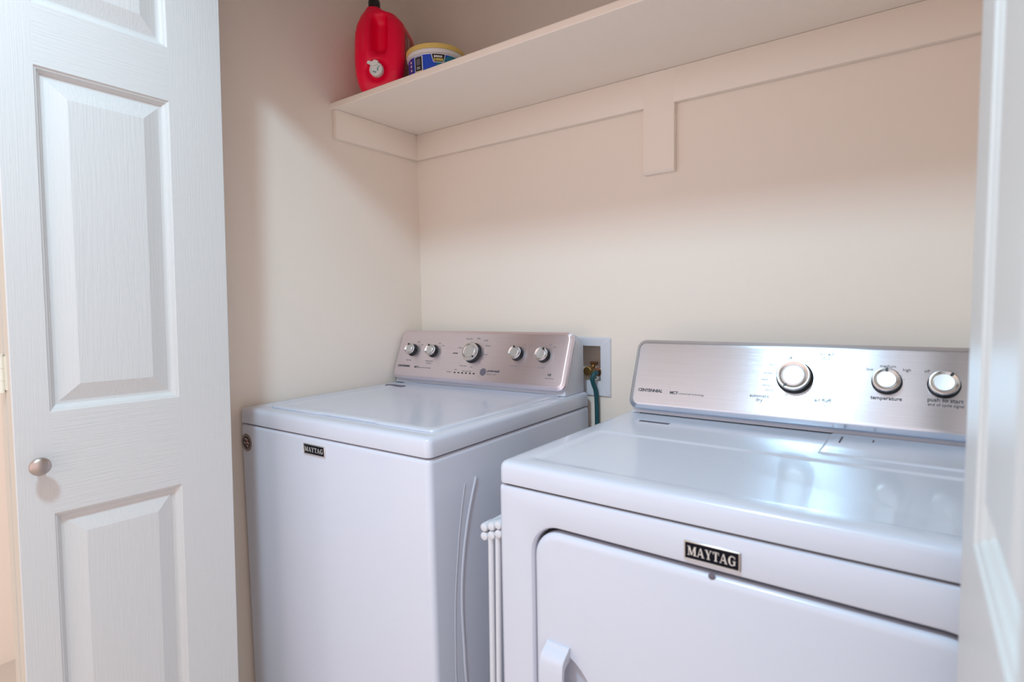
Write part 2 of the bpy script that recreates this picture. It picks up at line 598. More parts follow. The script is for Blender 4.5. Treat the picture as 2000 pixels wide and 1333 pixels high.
def lettering(parent, P, items, name, m_):
    for it in items:
        bm = bmesh.new()
        t_, x, u, size = it[:4]
        kw = it[4] if len(it) > 4 else {}
        put_mesh(bm, text_polys(t_, size, **kw), P.M(x, u, FACE + 0.0004))
        link(name, bm, m_, parent, 0)

def marks(parent, P, rects, name, m_):
    """little printed dashes: (x, u, w, h)"""
    bm = bmesh.new()
    for x, u, w_, h_ in rects:
        rg = [[P.p(x + q[0], u + q[1], FACE + n) for q in rr(-w_ / 2, w_ / 2, -h_ / 2, h_ / 2, min(w_, h_) * 0.3, 2)] for n in (0.0, 0.0004)]
        loft(bm, rg)
    return link(name, bm, m_, parent, 0)

def console(parent, P, x0, x1, lt, front, steel):
    """white housing behind the steel face; front = local y of its foot on the deck"""
    bm = bmesh.new()
    lip = P.p(0, 0.004)
    prof = [(front - 0.004, lt + 0.0008), (front, lt + 0.0165), tuple(P.p(0, 0.008, 0.0)[1:]), tuple(P.p(0, 0.165, -0.001)[1:]),
            (P.p(0, 0.169)[1] + 0.055, P.p(0, 0.165)[2] - 0.022), (front + 0.106, lt + 0.0008)]
    prof = roundprof(prof, [0.002, 0.006, 0.003, 0.006, 0.012, 0.003], 4)
    prism(bm, prof, x0 + 0.006, x1 - 0.006, 0.010, 4)
    h = link('console_housing', bm, PLAST, parent, 40)
    bm = bmesh.new()
    rg = []
    for ins, n, r in ((0.0015, -0.010, 0.022), (0.0, -0.006, 0.0235), (0.0, -0.001, 0.0235), (0.0012, 0.0020, 0.0225), (0.0085, 0.0073, 0.017), (0.0105, FACE - 0.0002, 0.015), (0.013, FACE, 0.0135)):
        rg.append([P.p(q[0], q[1], n) for q in rr(x0 + ins, x1 - ins, -0.004 + ins, 0.170 - ins, r, 8)])
    loft(bm, rg)
    return link('control_panel', bm, steel, parent, 25)

# ------------------------------------------------------------------ washing machine
WW, WLT, WLB, WD = 0.6979, 0.9251, 0.8834, 0.6777
ws = thing('washing_machine', 'white top-loading washing machine in the left corner with a steel console of five knobs', 'washing machine',
           (0.0150, -0.7049, 0), (0, R(-0.2845), R(0.4467)))
bm = bmesh.new()
rg = []
for ins, z, r in ((0.012, 0.018, 0.010), (0.0, 0.030, 0.014), (0.0, WLB - 0.012, 0.014), (0.0012, WLB - 0.0062, 0.014), (0.0045, WLB - 0.0030, 0.012), (0.009, WLB - 0.0022, 0.010)):
    rg.append(xy(rr(ins, WW - ins, ins, WD - ins, r, 6), z))
loft(bm, rg)
link('cabinet', bm, ENAM, ws)
bm = bmesh.new()                          # pressed lines on the side
ribA = [(0.1436, 0.8112), (0.1143, 0.7317), (0.0936, 0.6381), (0.0868, 0.5512), (0.0898, 0.459), (0.0948, 0.3724), (0.112, 0.27), (0.14, 0.19)]
ribB = [(0.1060, 0.8065), (0.0880, 0.7289), (0.0736, 0.635), (0.0657, 0.5609), (0.0621, 0.4736), (0.0621, 0.3916), (0.072, 0.28), (0.095, 0.19)]
tube(bm, [(WW - 0.0034, y, z) for y, z in ribA], 0.0058, 14, True, 6)
tube(bm, [(WW - 0.0022, y, z) for y, z in ribB], 0.0032, 14, True, 6)
link('pressed_side_rib', bm, ENAM, ws, 60)
bm = bmesh.new()
rg = [xy(rr(0.008, WW - 0.008, 0.008, WD - 0.008, 0.01, 4), z) for z in (WLB - 0.004, WLB + 0.002)]
loft(bm, rg)
link('lid_gap_shade', bm, GAP, ws)  # dark core paints the shade between cabinet and top panel
bm = bmesh.new()
rg = []
for ins, z, r in ((0.004, WLB, 0.012), (0.0005, WLB + 0.0015, 0.014), (-0.0002, WLB + 0.006, 0.015), (0.0, WLT - 0.012, 0.015), (0.0012, WLT - 0.0065, 0.015), (0.0042, WLT - 0.0025, 0.014), (0.0095, WLT - 0.0003, 0.012),
                  (0.022, WLT, 0.012), (0.040, WLT - 0.0010, 0.012), (0.056, WLT - 0.0030, 0.012)):
    rg.append(xy(rr(ins, WW - ins, ins, WD - min(ins, 0.02), r, 6), z))
loft(bm, rg)
link('top_panel', bm, ENAM, ws)
# the lid lies in the top panel; its front edge has a shallow finger notch
def lid_outline(ins):
    x0, x1, y0, y1, r = 0.066 + ins, 0.668 - ins, 0.046 + ins, 0.5545, 0.020
    pts = []
    n = 7
    for cx, cy, a0 in ((x1 - 0.004, y1 - 0.004, 0), (x0 + 0.004, y1 - 0.004, 90)):
        for k in range(3):
            a = R(a0 + 45 * k); pts.append((cx + 0.004 * math.cos(a), cy + 0.004 * math.sin(a)))
    for k in range(n + 1):
        a = R(180 + 90 * k / n); pts.append((x0 + r + r * math.cos(a), y0 + r + r * math.sin(a)))
    for k in range(0, 25):
        t = k / 24
        x = 0.262 + t * 0.242
        s = min(1, min(t, 1 - t) * 7)
        s = s * s * (3 - 2 * s)
        pts.append((x, y0 + 0.0065 * s))
    for k in range(n + 1):
        a = R(270 + 90 * k / n); pts.append((x1 - r + r * math.cos(a), y0 + r + r * math.sin(a)))
    return pts
bm = bmesh.new()
rg = [xy(lid_outline(i), z) for i, z in ((0.004, WLT - 0.006), (0.001, WLT - 0.0035), (0.0, WLT - 0.0005), (0.0012, WLT + 0.0022), (0.004, WLT + 0.0038), (0.010, WLT + 0.0044), (0.026, WLT + 0.0036), (0.045, WLT + 0.0020))]
loft(bm, rg)
lid = link('lid', bm, ENAM, ws)
bm = bmesh.new()
rg = [xy([(0.056, 0.459), (0.134, 0.471), (0.132, 0.486), (0.054, 0.474)], WLT + d) for d in (0.0022, 0.0028)]
rg = [xy(rr(0.056, 0.134, 0.464, 0.481, 0.001, 2), WLT + d) for d in (0.0018, 0.0048)]
loft(bm, rg)
link('lid_caution_label', bm, GREYL, lid)
# console
PW = Panel(0.537, 0.948)
pan = console(ws, PW, 0.004, 0.692, WLT, 0.5590, STEELW)
bm = bmesh.new()
box(bm, (0.012, 0.5540, WLT + 0.0001), (0.647, 0.566, WLT + 0.0018))
link('console_gap_shade', bm, GAP, ws)  # dark strip painted as the shade in the slot under the console
for x in (0.6425, 0.0150):
    bm = bmesh.new()
    tube(bm, [(x, 0.5545, WLT + 0.0150), (x + 0.0004, 0.5505, WLT + 0.0155)], 0.0022, 10)
    link('console_clip', bm, GREYL, ws)
for x, u, r, t in ((0.079, 0.0957, 0.0200, -18), (0.1745, 0.0949, 0.0200, -22), (0.3455, 0.0940, 0.0305, 132), (0.5144, 0.0974, 0.0205, -9), (0.6074, 0.0959, 0.0205, 28)):
    knob(ws, PW, x, u, r, t)
L = dict(align='LEFT')
lettering(pan, PW, [
    ('CENTENNIAL', 0.0255, 0.0385, 0.0098, dict(align='LEFT', bold=0.00022, shear=0.1)), ('MCT', 0.106, 0.0372, 0.0090, dict(align='LEFT', bold=0.0002)),
    ('powerwash', 0.4160, 0.0400, 0.0100, dict(align='LEFT', bold=0.0003)), ('normal', 0.272, 0.0915, 0.0068, dict(align='CENTER', bold=0.0002)),
    ('HE', 0.6380, 0.0390, 0.0095, dict(bold=0.0002))], 'printed_word', INK)
lettering(pan, PW, [
    ('load size', 0.072, 0.0600, 0.0070), ('temperature', 0.167, 0.0605, 0.0070), ('hot/cold', 0.167, 0.0525, 0.0060),
    ('extra rinse', 0.510, 0.0600, 0.0072), ('soil level', 0.604, 0.0590, 0.0072),
    ('commercial technology', 0.124, 0.0368, 0.0060, L), ('agitator wash', 0.4165, 0.0295, 0.0066, L),
    ('small', 0.098, 0.1255, 0.0056), ('auto', 0.117, 0.116, 0.0056), ('cool', 0.196, 0.1235, 0.0056), ('hot', 0.213, 0.1155, 0.0056),
    ('heavy duty', 0.318, 0.1410, 0.0064), ('bulky', 0.356, 0.1425, 0.0064), ('wrinkle', 0.386, 0.1370, 0.0062),
    ('delicates', 0.3985, 0.1195, 0.0064), ('casual', 0.396, 0.0910, 0.0064), ('rinse', 0.377, 0.0640, 0.0060), ('whites', 0.288, 0.110, 0.0060),
    ('drain & spin', 0.316, 0.0510, 0.0056), ('soak', 0.350, 0.0490, 0.0056), ('on', 0.536, 0.1270, 0.0060), ('off', 0.557, 0.1225, 0.0060),
    ('low', 0.624, 0.1290, 0.0056), ('high', 0.638, 0.1220, 0.0056), ('wash', 0.289, 0.0375, 0.0054), ('rinse  spin  done', 0.336, 0.0345, 0.0054),
    ('lid locked', 0.264, 0.0285, 0.0050), ('high efficiency', 0.640, 0.0290, 0.0050)], 'printed_word', INKL)
for k in range(6):
    marks(pan, PW, [(0.2881 + 0.01556 * k, 0.0277, 0.0068, 0.0042)], 'status_light', BLACK)
bm = bmesh.new()
lathe(bm, [(0.0118, 0), (0.0118, 0.0006)], PW.M(0.4005, 0.0352, FACE - 0.0001), 28)
lathe(bm, [(0.0060, 0.0006), (0.0060, 0.0008)], PW.M(0.4005, 0.0352, FACE - 0.0001), 6)
link('emblem_disc', bm, GREYL, pan, 0)
badge(ws, 0.3280, 0.8530, 0.0810, 0.0245)
# round sticker
bm = bmesh.new()
SX, SZ = 0.0300, 0.8330
def disc(bm, cx, cz, r, y0, y1, mi, n=36):
    loft(bm, [xz(circ(cx, cz, r, n), y0), xz(circ(cx, cz, r, n), y1)], True, True, mi)
disc(bm, SX, SZ, 0.0235, 0.0, -0.0006, 0)
disc(bm, SX, SZ, 0.0165, -0.0006, -0.0008, 1)
for k in range(22):
    a = 2 * math.pi * k / 22
    rg = [[(SX + 0.0198 * math.cos(a) + q[0] * math.cos(a) - q[1] * math.sin(a), yy, SZ + 0.0198 * math.sin(a) + q[0] * math.sin(a) + q[1] * math.cos(a)) for q in rr(-0.0013, 0.0013, -0.0012, 0.0012, 0.0004, 1)] for yy in (-0.0006, -0.0008)]
    loft(bm, rg, True, True, 3)
for k, (dz, x0, x1, mi) in enumerate(((0.0085, -0.008, 0.007, 3), (0.0045, -0.006, 0.011, 2), (-0.0005, 0.000, 0.0125, 3), (-0.0055, -0.002, 0.011, 2), (-0.0095, 0.001, 0.008, 3), (-0.002, -0.011, -0.004, 3))):
    rg = []
    for yy in (-0.0008, -0.0010):
        tp = [(SX + x0 + (x1 - x0) * t / 6, yy, SZ + dz + 0.0018 + 0.0018 * math.sin(t * 1.0)) for t in range(7)]
        bt = [(SX + x0 + (x1 - x0) * t / 6, yy, SZ + dz - 0.0014 + 0.0018 * math.sin(t * 1.0)) for t in range(6, -1, -1)]
        rg.append(tp + bt)
    loft(bm, rg, True, True, mi)
o = link('round_flag_sticker', bm, [STKB, STKD, STKR, STKW], ws, 0)
o['label'] = 'dark round sticker with a striped flag'

# ------------------------------------------------------------------ clothes dryer
DW, DLT, DLB, DD = 0.737, 0.9195, 0.8803, 0.640
dr = thing('clothes_dryer', 'white front-loading dryer in the right foreground with a steel console of three knobs', 'dryer',
           (0.8953, -0.7192, 0), (0, R(-0.1028), R(-0.6677)))
X0, X1, Z0, Z1, RC = 0.0705, 0.6665, 0.24, 0.8225, 0.050
bm = bmesh.new()
ZT = DLB - 0.0022
rg = []
for pts, y in ((rr(0.004, DW - 0.004, 0.022, ZT - 0.002, 0.006, 8), DD - 0.002), (rr(0.0, DW, 0.018, ZT, 0.006, 8), DD - 0.008), (rr(0.0, DW, 0.018, ZT, 0.006, 8), 0.010),
               (rr(0.0012, DW - 0.0012, 0.019, ZT - 0.0008, 0.006, 8), 0.0048), (rr(0.0045, DW - 0.0045, 0.022, ZT - 0.0035, 0.006, 8), 0.0012), (rr(0.0095, DW - 0.0095, 0.028, ZT - 0.008, 0.006, 8), 0.0),
               (rr(X0 - 0.010, X1 + 0.010, Z0 - 0.010, Z1 + 0.008, RC + 0.010, 8), 0.0), (rr(X0 - 0.004, X1 + 0.004, Z0 - 0.004, Z1 + 0.0030, RC + 0.004, 8), 0.0014),
               (rr(X0 - 0.0008, X1 + 0.0008, Z0 - 0.0008, Z1 + 0.0008, RC + 0.0008, 8), 0.0050), (rr(X0, X1, Z0, Z1, RC, 8), 0.010), (rr(X0, X1, Z0, Z1, RC, 8), 0.026)):
    rg.append(xz(pts, y))
loft(bm, rg)
link('cabinet', bm, ENAM, dr)
bm = bmesh.new()
loft(bm, [xy(rr(0.008, DW - 0.008, 0.006, DD - 0.01, 0.008, 4), z) for z in (DLB - 0.005, DLB + 0.002)])
loft(bm, [xz(rr(X0 + 0.0005, X1 - 0.0005, Z0 + 0.0005, Z1 - 0.0005, RC, 8), y) for y in (0.0262, 0.0245)])
link('door_gap_shade', bm, GAP, dr)  # dark fill paints the shade below the top panel and around the door
bm = bmesh.new()
rg = []
def tray(d, z, r):
    # from the outer rim down to the shallow tray of the front half
    return xy(rr(0.040 + d, DW - 0.040 - d, 0.040 + d * 0.7, 0.300 - d * 0.6, r, 6), z)
for ins, z, r in ((0.004, DLB, 0.010), (0.0005, DLB + 0.0015, 0.012), (-0.0002, DLB + 0.006, 0.013), (0.0, DLT - 0.012, 0.013), (0.0012, DLT - 0.0065, 0.013), (0.0042, DLT - 0.0025, 0.012), (0.0095, DLT - 0.0003, 0.011), (0.016, DLT, 0.011)):
    rg.append(xy(rr(ins, DW - ins, ins, DD - min(ins, 0.016), r, 6), z))
rg += [tray(-0.004, DLT, 0.016), tray(0.0, DLT - 0.0004, 0.018), tray(0.004, DLT - 0.0014, 0.018), tray(0.009, DLT - 0.0024, 0.018), tray(0.016, DLT - 0.0030, 0.018)]
loft(bm, rg)
top = link('top_panel', bm, ENAM, dr)
bm = bmesh.new()
rg = [xy(rr(0.445 + i, 0.708 - i, 0.338 + i, 0.512, 0.008, 4), DLT + d) for i, d in ((-0.001, -0.001), (0.0, 0.0008), (0.002, 0.0022), (0.006, 0.0028), (0.012, 0.0026))]
loft(bm, rg)
lint = link('lint_screen_cover', bm, ENAM, dr)
for x0, x1, y0 in ((0.4665, 0.4697, 0.430), (0.5175, 0.5200, 0.464)):
    bm = bmesh.new()
    loft(bm, [xy(rr(x0, x1, y0, 0.484, 0.001, 2), DLT + d) for d in (0.002, 0.0031)])
    link('cover_slot', bm, GREYL, lint)
bm = bmesh.new()
loft(bm, [xy(rr(0.0735, 0.1430, 0.424, 0.438, 0.001, 2), DLT + d) for d in (-0.0002, 0.0004)])
link('caution_label', bm, GREYL, dr)
# door with the scooped finger pocket
bm = bmesh.new()
rg = []
a = 0.0024
for ins, y, r in ((a + 0.002, 0.024, RC - a), (a, 0.020, RC - a), (a, 0.010, RC - a), (a + 0.0010, 0.0058, RC - a - 0.001), (a + 0.0036, 0.0024, RC - a - 0.003), (a + 0.0075, 0.0006, RC - a - 0.006), (a + 0.013, 0.0, RC - a - 0.010)):
    rg.append(xz(rr(X0 + ins, X1 - ins, Z0 + ins, Z1 - 0.0038 - ins, r, 8), y))
loft(bm, rg)
door = link('door', bm, ENAM, dr)
bm = bmesh.new()
bmesh.ops.create_uvsphere(bm, u_segments=64, v_segments=48, radius=1.0)
for v in bm.verts:
    v.co = Vector((0.120 + v.co.x * (0.082 if v.co.x > 0 else 0.012), -0.0035 + math.copysign(abs(v.co.y) ** 0.45, v.co.y) * 0.024, 0.484 + v.co.z * 0.136))
cut = link('cut', bm, ENAM, dr)
md = door.modifiers.new('b', 'BOOLEAN')
md.operation = 'DIFFERENCE'
md.object = cut
md.solver = 'EXACT'
bpy.context.view_layer.update()
dg = bpy.context.evaluated_depsgraph_get()
nm = bpy.data.meshes.new_from_object(door.evaluated_get(dg))
door.modifiers.clear()
old = door.data
door.data = nm
bpy.data.meshes.remove(old)
cm = cut.data
bpy.data.objects.remove(cut)
bpy.data.meshes.remove(cm)
for p in nm.polygons:
    p.use_smooth = True
nm.set_sharp_from_angle(angle=R(35))
bm = bmesh.new()
prof = roundprof([(0.002, 0.632), (-0.0045, 0.632), (-0.0065, 0.6285), (-0.0235, 0.619), (-0.0265, 0.600), (-0.0265, 0.43), (-0.0235, 0.41), (0.002, 0.398),
                  (0.004, 0.41), (-0.0195, 0.425), (-0.0205, 0.44), (-0.0205, 0.59), (-0.017, 0.606), (0.004, 0.612)],
                 [0, 0.002, 0.003, 0.008, 0.009, 0.008, 0.008, 0, 0, 0.004, 0.004, 0.006, 0.005, 0])
prism(bm, prof, 0.0990, 0.1415, 0.0035, 3)
box(bm, (0.0990, -0.024, 0.412), (0.1050, 0.004, 0.6155), 0.0025)
link('door_handle', bm, ENAM, door, 40)
bm = bmesh.new()
lathe(bm, [(0.0048, 0), (0.0046, 0.0012), (0.003, 0.0018)], frame((0.3655, 0.0022, 0.8148), (1, 0, 0), (0, 0, 1)), 20)
link('door_catch_bumper', bm, GREYL, door)
badge(dr, 0.3660, 0.8455, 0.0755, 0.0268)
PD = Panel(0.493, 0.9407)
pan = console(dr, PD, 0.0140, 0.722, DLT, 0.5175, STEELD)
bm = bmesh.new()
box(bm, (0.0385, 0.5130, DLT + 0.0001), (0.700, 0.525, DLT + 0.0017))
link('console_gap_shade', bm, GAP, dr)  # shade of the slot below the dryer console, as a dark strip
bm = bmesh.new()
tube(bm, [(0.0365, 0.5140, DLT + 0.0175), (0.0365, 0.5095, DLT + 0.0182)], 0.0018, 10)
link('console_clip', bm, GREYL, dr)
for x, u, r, t in ((0.3755, 0.0925, 0.0325, 212), (0.5348, 0.0943, 0.0232, 0), (0.6213, 0.0945, 0.0232, 36)):
    knob(dr, PD, x, u, r, t)
lettering(pan, PD, [
    ('CENTENNIAL', 0.0365, 0.0400, 0.0100, dict(align='LEFT', bold=0.0003, shear=0.1)), ('MCT', 0.1155, 0.0388, 0.0092, dict(align='LEFT', bold=0.0003)),
    ('off', 0.3625, 0.1335, 0.0095, dict(bold=0.0002)), ('timed', 0.4312, 0.1450, 0.0105, dict(bold=0.00025)), ('dry', 0.4308, 0.1365, 0.0105, dict(bold=0.00025)),
    ('automatic', 0.3108, 0.0475, 0.0098), ('dry', 0.3110, 0.0390, 0.0100), ('off', 0.3597, 0.0533, 0.0090),
    ('air fluff', 0.4293, 0.0482, 0.0105, dict(bold=0.00025)),
    ('temperature', 0.5347, 0.0620, 0.0098, dict(bold=0.0002)), ('push to start', 0.6235, 0.0655, 0.0100, dict(bold=0.00025)), ('end of cycle signal', 0.6245, 0.0565, 0.0072, dict(bold=0.0001)),
    ('medium', 0.5355, 0.1255, 0.0080), ('low', 0.5060, 0.1180, 0.0080), ('high', 0.5655, 0.1195, 0.0080), ('off', 0.5960, 0.1190, 0.0080)], 'printed_word', INK)
small = [('commercial technology', 0.1360, 0.0385, 0.0062, L), ('no heat', 0.4300, 0.0390, 0.0070), ('more dry', 0.4290, 0.1035, 0.0072), ('more dry', 0.378, 0.1435, 0.0058), ('less dry', 0.3335, 0.1185, 0.0056),
         ('wrinkle', 0.323, 0.0990, 0.0056), ('casual', 0.318, 0.0850, 0.0054), ('normal', 0.322, 0.0720, 0.0054), ('delicates', 0.330, 0.0620, 0.0054), ('damp dry', 0.420, 0.0770, 0.0056), ('touch up', 0.418, 0.0640, 0.0054),
         ('70', 0.389, 0.1370, 0.0056), ('60', 0.3985, 0.1330, 0.0058), ('50', 0.4065, 0.1275, 0.0058), ('40', 0.4125, 0.1190, 0.0056), ('30', 0.4155, 0.1085, 0.0056), ('20', 0.4165, 0.0990, 0.0056)]
lettering(pan, PD, small, 'printed_word', INKL)
marks(pan, PD, [(0.3745 + 0.0385 * math.cos(R(k * 360 / 34)), 0.0912 + 0.0385 * math.sin(R(k * 360 / 34)), 0.0014, 0.0014) for k in range(34)], 'dial_ticks', INKL)
for cx in (0.5352, 0.6212):
    marks(pan, PD, [(cx + 0.0280 * math.cos(R(20 + k * 17.5)), 0.0915 + 0.0280 * math.sin(R(20 + k * 17.5)), 0.0013, 0.0013) for k in range(9)], 'dial_ticks', INKL)

# ------------------------------------------------------------------ folded drying rack between the machines
rk = thing('drying_rack', 'folded white tubular drying rack standing in the gap between washer and dryer', 'drying rack', (0.855, -0.700, 0))
RR = 0.0083
cols = ((-0.0115, 0.7735), (0.0052, 0.7790), (0.0212, 0.7850))
for i, (x, z) in enumerate(cols):
    for j, dz in enumerate((0.0078, -0.0086)):
        bm = bmesh.new()
        tube(bm, [(x, 0.010, z + dz), (x, 0.42, z + dz)], 0.0068, 14)
        rod = link('rack_rail', bm, WHITEP, rk, 50)
        bm = bmesh.new()
        lathe(bm, [(RR * 0.5, -0.0015), (RR * 0.86, -0.0004), (RR, 0.003), (RR, 0.026), (RR * 0.84, 0.028)], frame((x, 0.0, z + dz), (1, 0, 0), (0, 0, -1)) @ Matrix.Rotation(math.pi, 4, 'X') if False else frame((x, 0.0, z + dz), (0, 0, 1), (1, 0, 0)), 12)
        link('end_cap', bm, WHITEP, rod, 50)
for (xt, xb, yt) in ((0.0008, -0.0045, 0.006), (0.0158, 0.0080, 0.008)):
    bm = bmesh.new()
    tube(bm, [(xt, yt, 0.768), (xb - (xt - xb) * 0.75, yt + 0.004, 0.008)], 0.0056, 14)
    leg = link('rack_leg', bm, WHITEP, rk, 50)
    bm = bmesh.new()
    tube(bm, [(xb - (xt - xb) * 0.73, yt + 0.004, 0.020), (xb - (xt - xb) * 0.75, yt + 0.004, 0.0)], 0.0070, 12)
    link('leg_foot', bm, WHITEP, leg, 50)
for (x, y) in ((0.0005, 0.40), (0.0150, 0.40)):
    bm = bmesh.new()
    tube(bm, [(x, y, 0.768), (x - 0.010, y + 0.004, 0.008)], 0.0056, 14)
    leg = link('rack_leg', bm, WHITEP, rk, 50)
    bm = bmesh.new()
    tube(bm, [(x - 0.0098, y + 0.004, 0.020), (x - 0.010, y + 0.004, 0.0)], 0.0070, 12)
    link('leg_foot', bm, WHITEP, leg, 50)

# ------------------------------------------------------------------ laundry outlet box in the back wall
ob = thing('outlet_box', 'white recessed water outlet box with brass valves in the back wall behind the washer', 'outlet box', (0.663, 0, 0.90))
bm = bmesh.new()
f0 = (0.564 - 0.663, 0.7632 - 0.663, 0.9125 - 0.90, 1.0878 - 0.90)
h0 = (HX0 + 0.0008 - 0.663, HX1 - 0.0008 - 0.663, HZ0 + 0.0008 - 0.90, HZ1 - 0.0008 - 0.90)
rg = [xz(rr(*f0, 0.004, 4), -0.0004), xz(rr(*f0, 0.004, 4), -0.003), xz(rr(f0[0] + 0.0035, f0[1] - 0.0035, f0[2] + 0.0035, f0[3] - 0.0035, 0.004, 4), -0.0060),
      xz(rr(h0[0] - 0.006, h0[1] + 0.006, h0[2] - 0.010, h0[3] + 0.006, 0.003, 4), -0.0058), xz(rr(*h0, 0.002, 4), -0.0045), xz(rr(*h0, 0.002, 4), 0.0)]
loft(bm, rg, False, False)
link('face_frame', bm, WHITEP, ob)
bm = bmesh.new()
rg = [xz(rr(*h0, 0.002, 4), 0.0), xz(rr(*h0, 0.002, 4), 0.085)]
loft(bm, rg, False, True)
bmesh.ops.reverse_faces(bm, faces=bm.faces)
link('recess', bm, TRIMP, ob, recalc=False)
for xv in (0.6865, 0.7230):
    x = xv - 0.663
    bm = bmesh.new()
    lathe(bm, [(0.0075, 0), (0.0075, 0.020), (0.0105, 0.021), (0.0105, 0.032), (0.007, 0.033), (0.006, 0.044)], frame((x, 0.034, h0[2]), (1, 0, 0), (0, 1, 0)), 16)
    lathe(bm, [(0.0100, 0), (0.0118, 0.004), (0.0118, 0.019), (0.009, 0.022)], frame((x, 0.030, 0.0855), (1, 0, 0), (0, 0, 1)), 16)
    v = link('valve', bm, BRASS, ob, 40)
    bm = bmesh.new()
    lathe(bm, [(0.0132, 0), (0.0138, 0.003), (0.0138, 0.014), (0.0115, 0.016)], frame((x, 0.011, 0.0855), (1, 0, 0), (0, 0, 1)), 18)
    link('valve_coupling', bm, COPPER if xv > 0.7 else BRASS, v, 40)
    bm = bmesh.new()
    tube(bm, [(x - 0.012, 0.040, 0.1055), (x + 0.012, 0.040, 0.1055)], 0.0045, 10)
    link('valve_handle', bm, COPPER, v, 40)
bm = bmesh.new()
lathe(bm, [(0.011, 0), (0.011, 0.034), (0.008, 0.036)], frame((0.7045 - 0.663, 0.045, h0[2]), (1, 0, 0), (0, 1, 0)), 18)
link('drain_cap', bm, WHITEP, ob, 40)
bm = bmesh.new()
tube(bm, [(0.7228, -0.012, 0.9838), (0.7215, -0.026, 0.981), (0.7172, -0.030, 0.968), (0.7180, -0.024, 0.950), (0.7215, -0.016, 0.925), (0.7225, -0.012, 0.86), (0.722, -0.012, 0.70), (0.722, -0.012, 0.50)], 0.0068, 12, True, 6)
tag(link('supply_hose', bm, TEAL, None, 60), 'dark teal rubber water hose hanging from the right valve of the outlet box', 'hose')

# ------------------------------------------------------------------ red jug on the shelf
ZT_ = ZS + 0.0187
nF = Vector((0.5, -0.866, 0)); wA = Vector((0.866, 0.5, 0))
JC = Vector((0.145, -0.355, 0)) + wA * 0.038 - nF * 0.075
jg = thing('liquid_jug', 'tall red plastic jug with white tap and black cap on the shelf', 'jug', (JC.x, JC.y, ZT_), (0, 0, math.atan2(wA.y, wA.x)))
# local: x = right as seen, y = backwards (front face at -y), z up
def jring(z, wl, wr, df, db, r):
    n = 9
    r = min(r, (wl + wr) / 2 * 0.99, (df + db) / 2 * 0.99)
    base = rr(-wl, wr, -df, db, r, n)
    out = []
    N = len(base)
    for i in range(N):
        a = Vector(base[i]); b = Vector(base[(i + 1) % N])
        L_ = (b - a).length
        out.append(a)
        if L_ > r * 0.4:
            k = 22
            for j in range(1, k):
                out.append(a.lerp(b, j / k))
    return [(p.x, p.y, z) for p in out]
def rings_at(z):
    key = [(0.0, 0.046, 0.050, 0.060, 0.070, 0.02), (0.005, 0.052, 0.056, 0.067, 0.078, 0.022), (0.030, 0.063, 0.068, 0.073, 0.085, 0.026), (0.060, 0.070, 0.074, 0.075, 0.090, 0.026), (0.110, 0.074, 0.078, 0.075, 0.096, 0.028),
           (0.150, 0.074, 0.079, 0.074, 0.106, 0.030), (0.185, 0.0735, 0.078, 0.071, 0.110, 0.032), (0.212, 0.0685, 0.072, 0.066, 0.092, 0.032), (0.236, 0.0560, 0.050, 0.058, 0.056, 0.025), (0.250, 0.0460, 0.018, 0.050, 0.020, 0.018), (0.262, 0.0385, 0.0005, 0.045, 0.004, 0.0135)]
    for a, b in zip(key, key[1:]):
        if a[0] <= z <= b[0] + 1e-9:
            t = (z - a[0]) / (b[0] - a[0])
            return [x + (y - x) * t for x, y in zip(a[1:], b[1:])]
    return list(key[-1][1:])
bm = bmesh.new()
rg = []
NZ = 64
for k in range(NZ + 1):
    z = 0.262 * k / NZ
    ring = []
    for (x, y, zz) in jring(z, *rings_at(z)):
        if y < -0.02:                                     # handle grip and tap recess in the narrow front
            def g(a, s): return math.exp(-(a / s) ** 2)
            def win(v, a, b, s): 
                return 1 / (1 + math.exp(-(v - a) / s)) * 1 / (1 + math.exp((v - b) / s))
            wy = min(1, (-y - 0.02) / 0.02)
            dent = 0.034 * win(z, 0.122, 0.226, 0.006) * win(x, -0.012, 0.028, 0.0035)
            bar_ = -0.006 * win(z, 0.11, 0.245, 0.008) * g(x + 0.026, 0.012)
            side = 0.010 * win(z, 0.115, 0.215, 0.010) * win(x, -0.075, -0.040, 0.005)
            tapr = 0.010 * win(math.hypot(x + 0.000, z - 0.066), -1, 0.030, 0.002)
            y += (dent + bar_ + side * 0.4 + tapr) * wy
        ring.append((x, y, zz))
    rg.append(ring)
loft(bm, rg)
body = link('jug_body', bm, RED, jg, 60)
bm = bmesh.new()
lathe(bm, [(0.0165, 0.0), (0.0175, 0.004), (0.0175, 0.028), (0.0150, 0.033)], frame((-0.0190, -0.0205, 0.258), (1, 0, 0), (0, 1, 0)), 24)
link('jug_cap', bm, BLACK, jg, 40)
TM = frame((0.001, -0.0655, 0.066), (1, 0, 0), (0, 0, 1))
bm = bmesh.new()
lathe(bm, [(0.019, 0.0), (0.0205, 0.004), (0.0205, 0.015), (0.018, 0.0180), (0.016, 0.0180), (0.015, 0.0155)], TM, 28)
rg = []
for n in (0.014, 0.0195):
    rg.append([TM @ Vector((q[0], q[1], n)) for q in ((-0.010, 0.009), (0.004, 0.010), (0.008, 0.022), (-0.004, 0.0255), (-0.010, 0.021), (-0.023, 0.024), (-0.026, 0.017), (-0.017, 0.012))])
loft(bm, rg)
tp = link('tap', bm, CAPW, jg, 40)
bm = bmesh.new()
for q in (((-0.011, -0.007), (-0.002, -0.011), (0.001, -0.007), (-0.009, -0.004)), ((0.003, -0.006), (0.007, -0.002), (0.006, 0.006), (0.003, 0.003)), ((0.006, 0.005), (0.012, 0.007), (0.011, 0.009), (0.007, 0.008))):
    loft(bm, [[TM @ Vector((a[0], a[1], n)) for a in q] for n in (0.0155, 0.0166)])
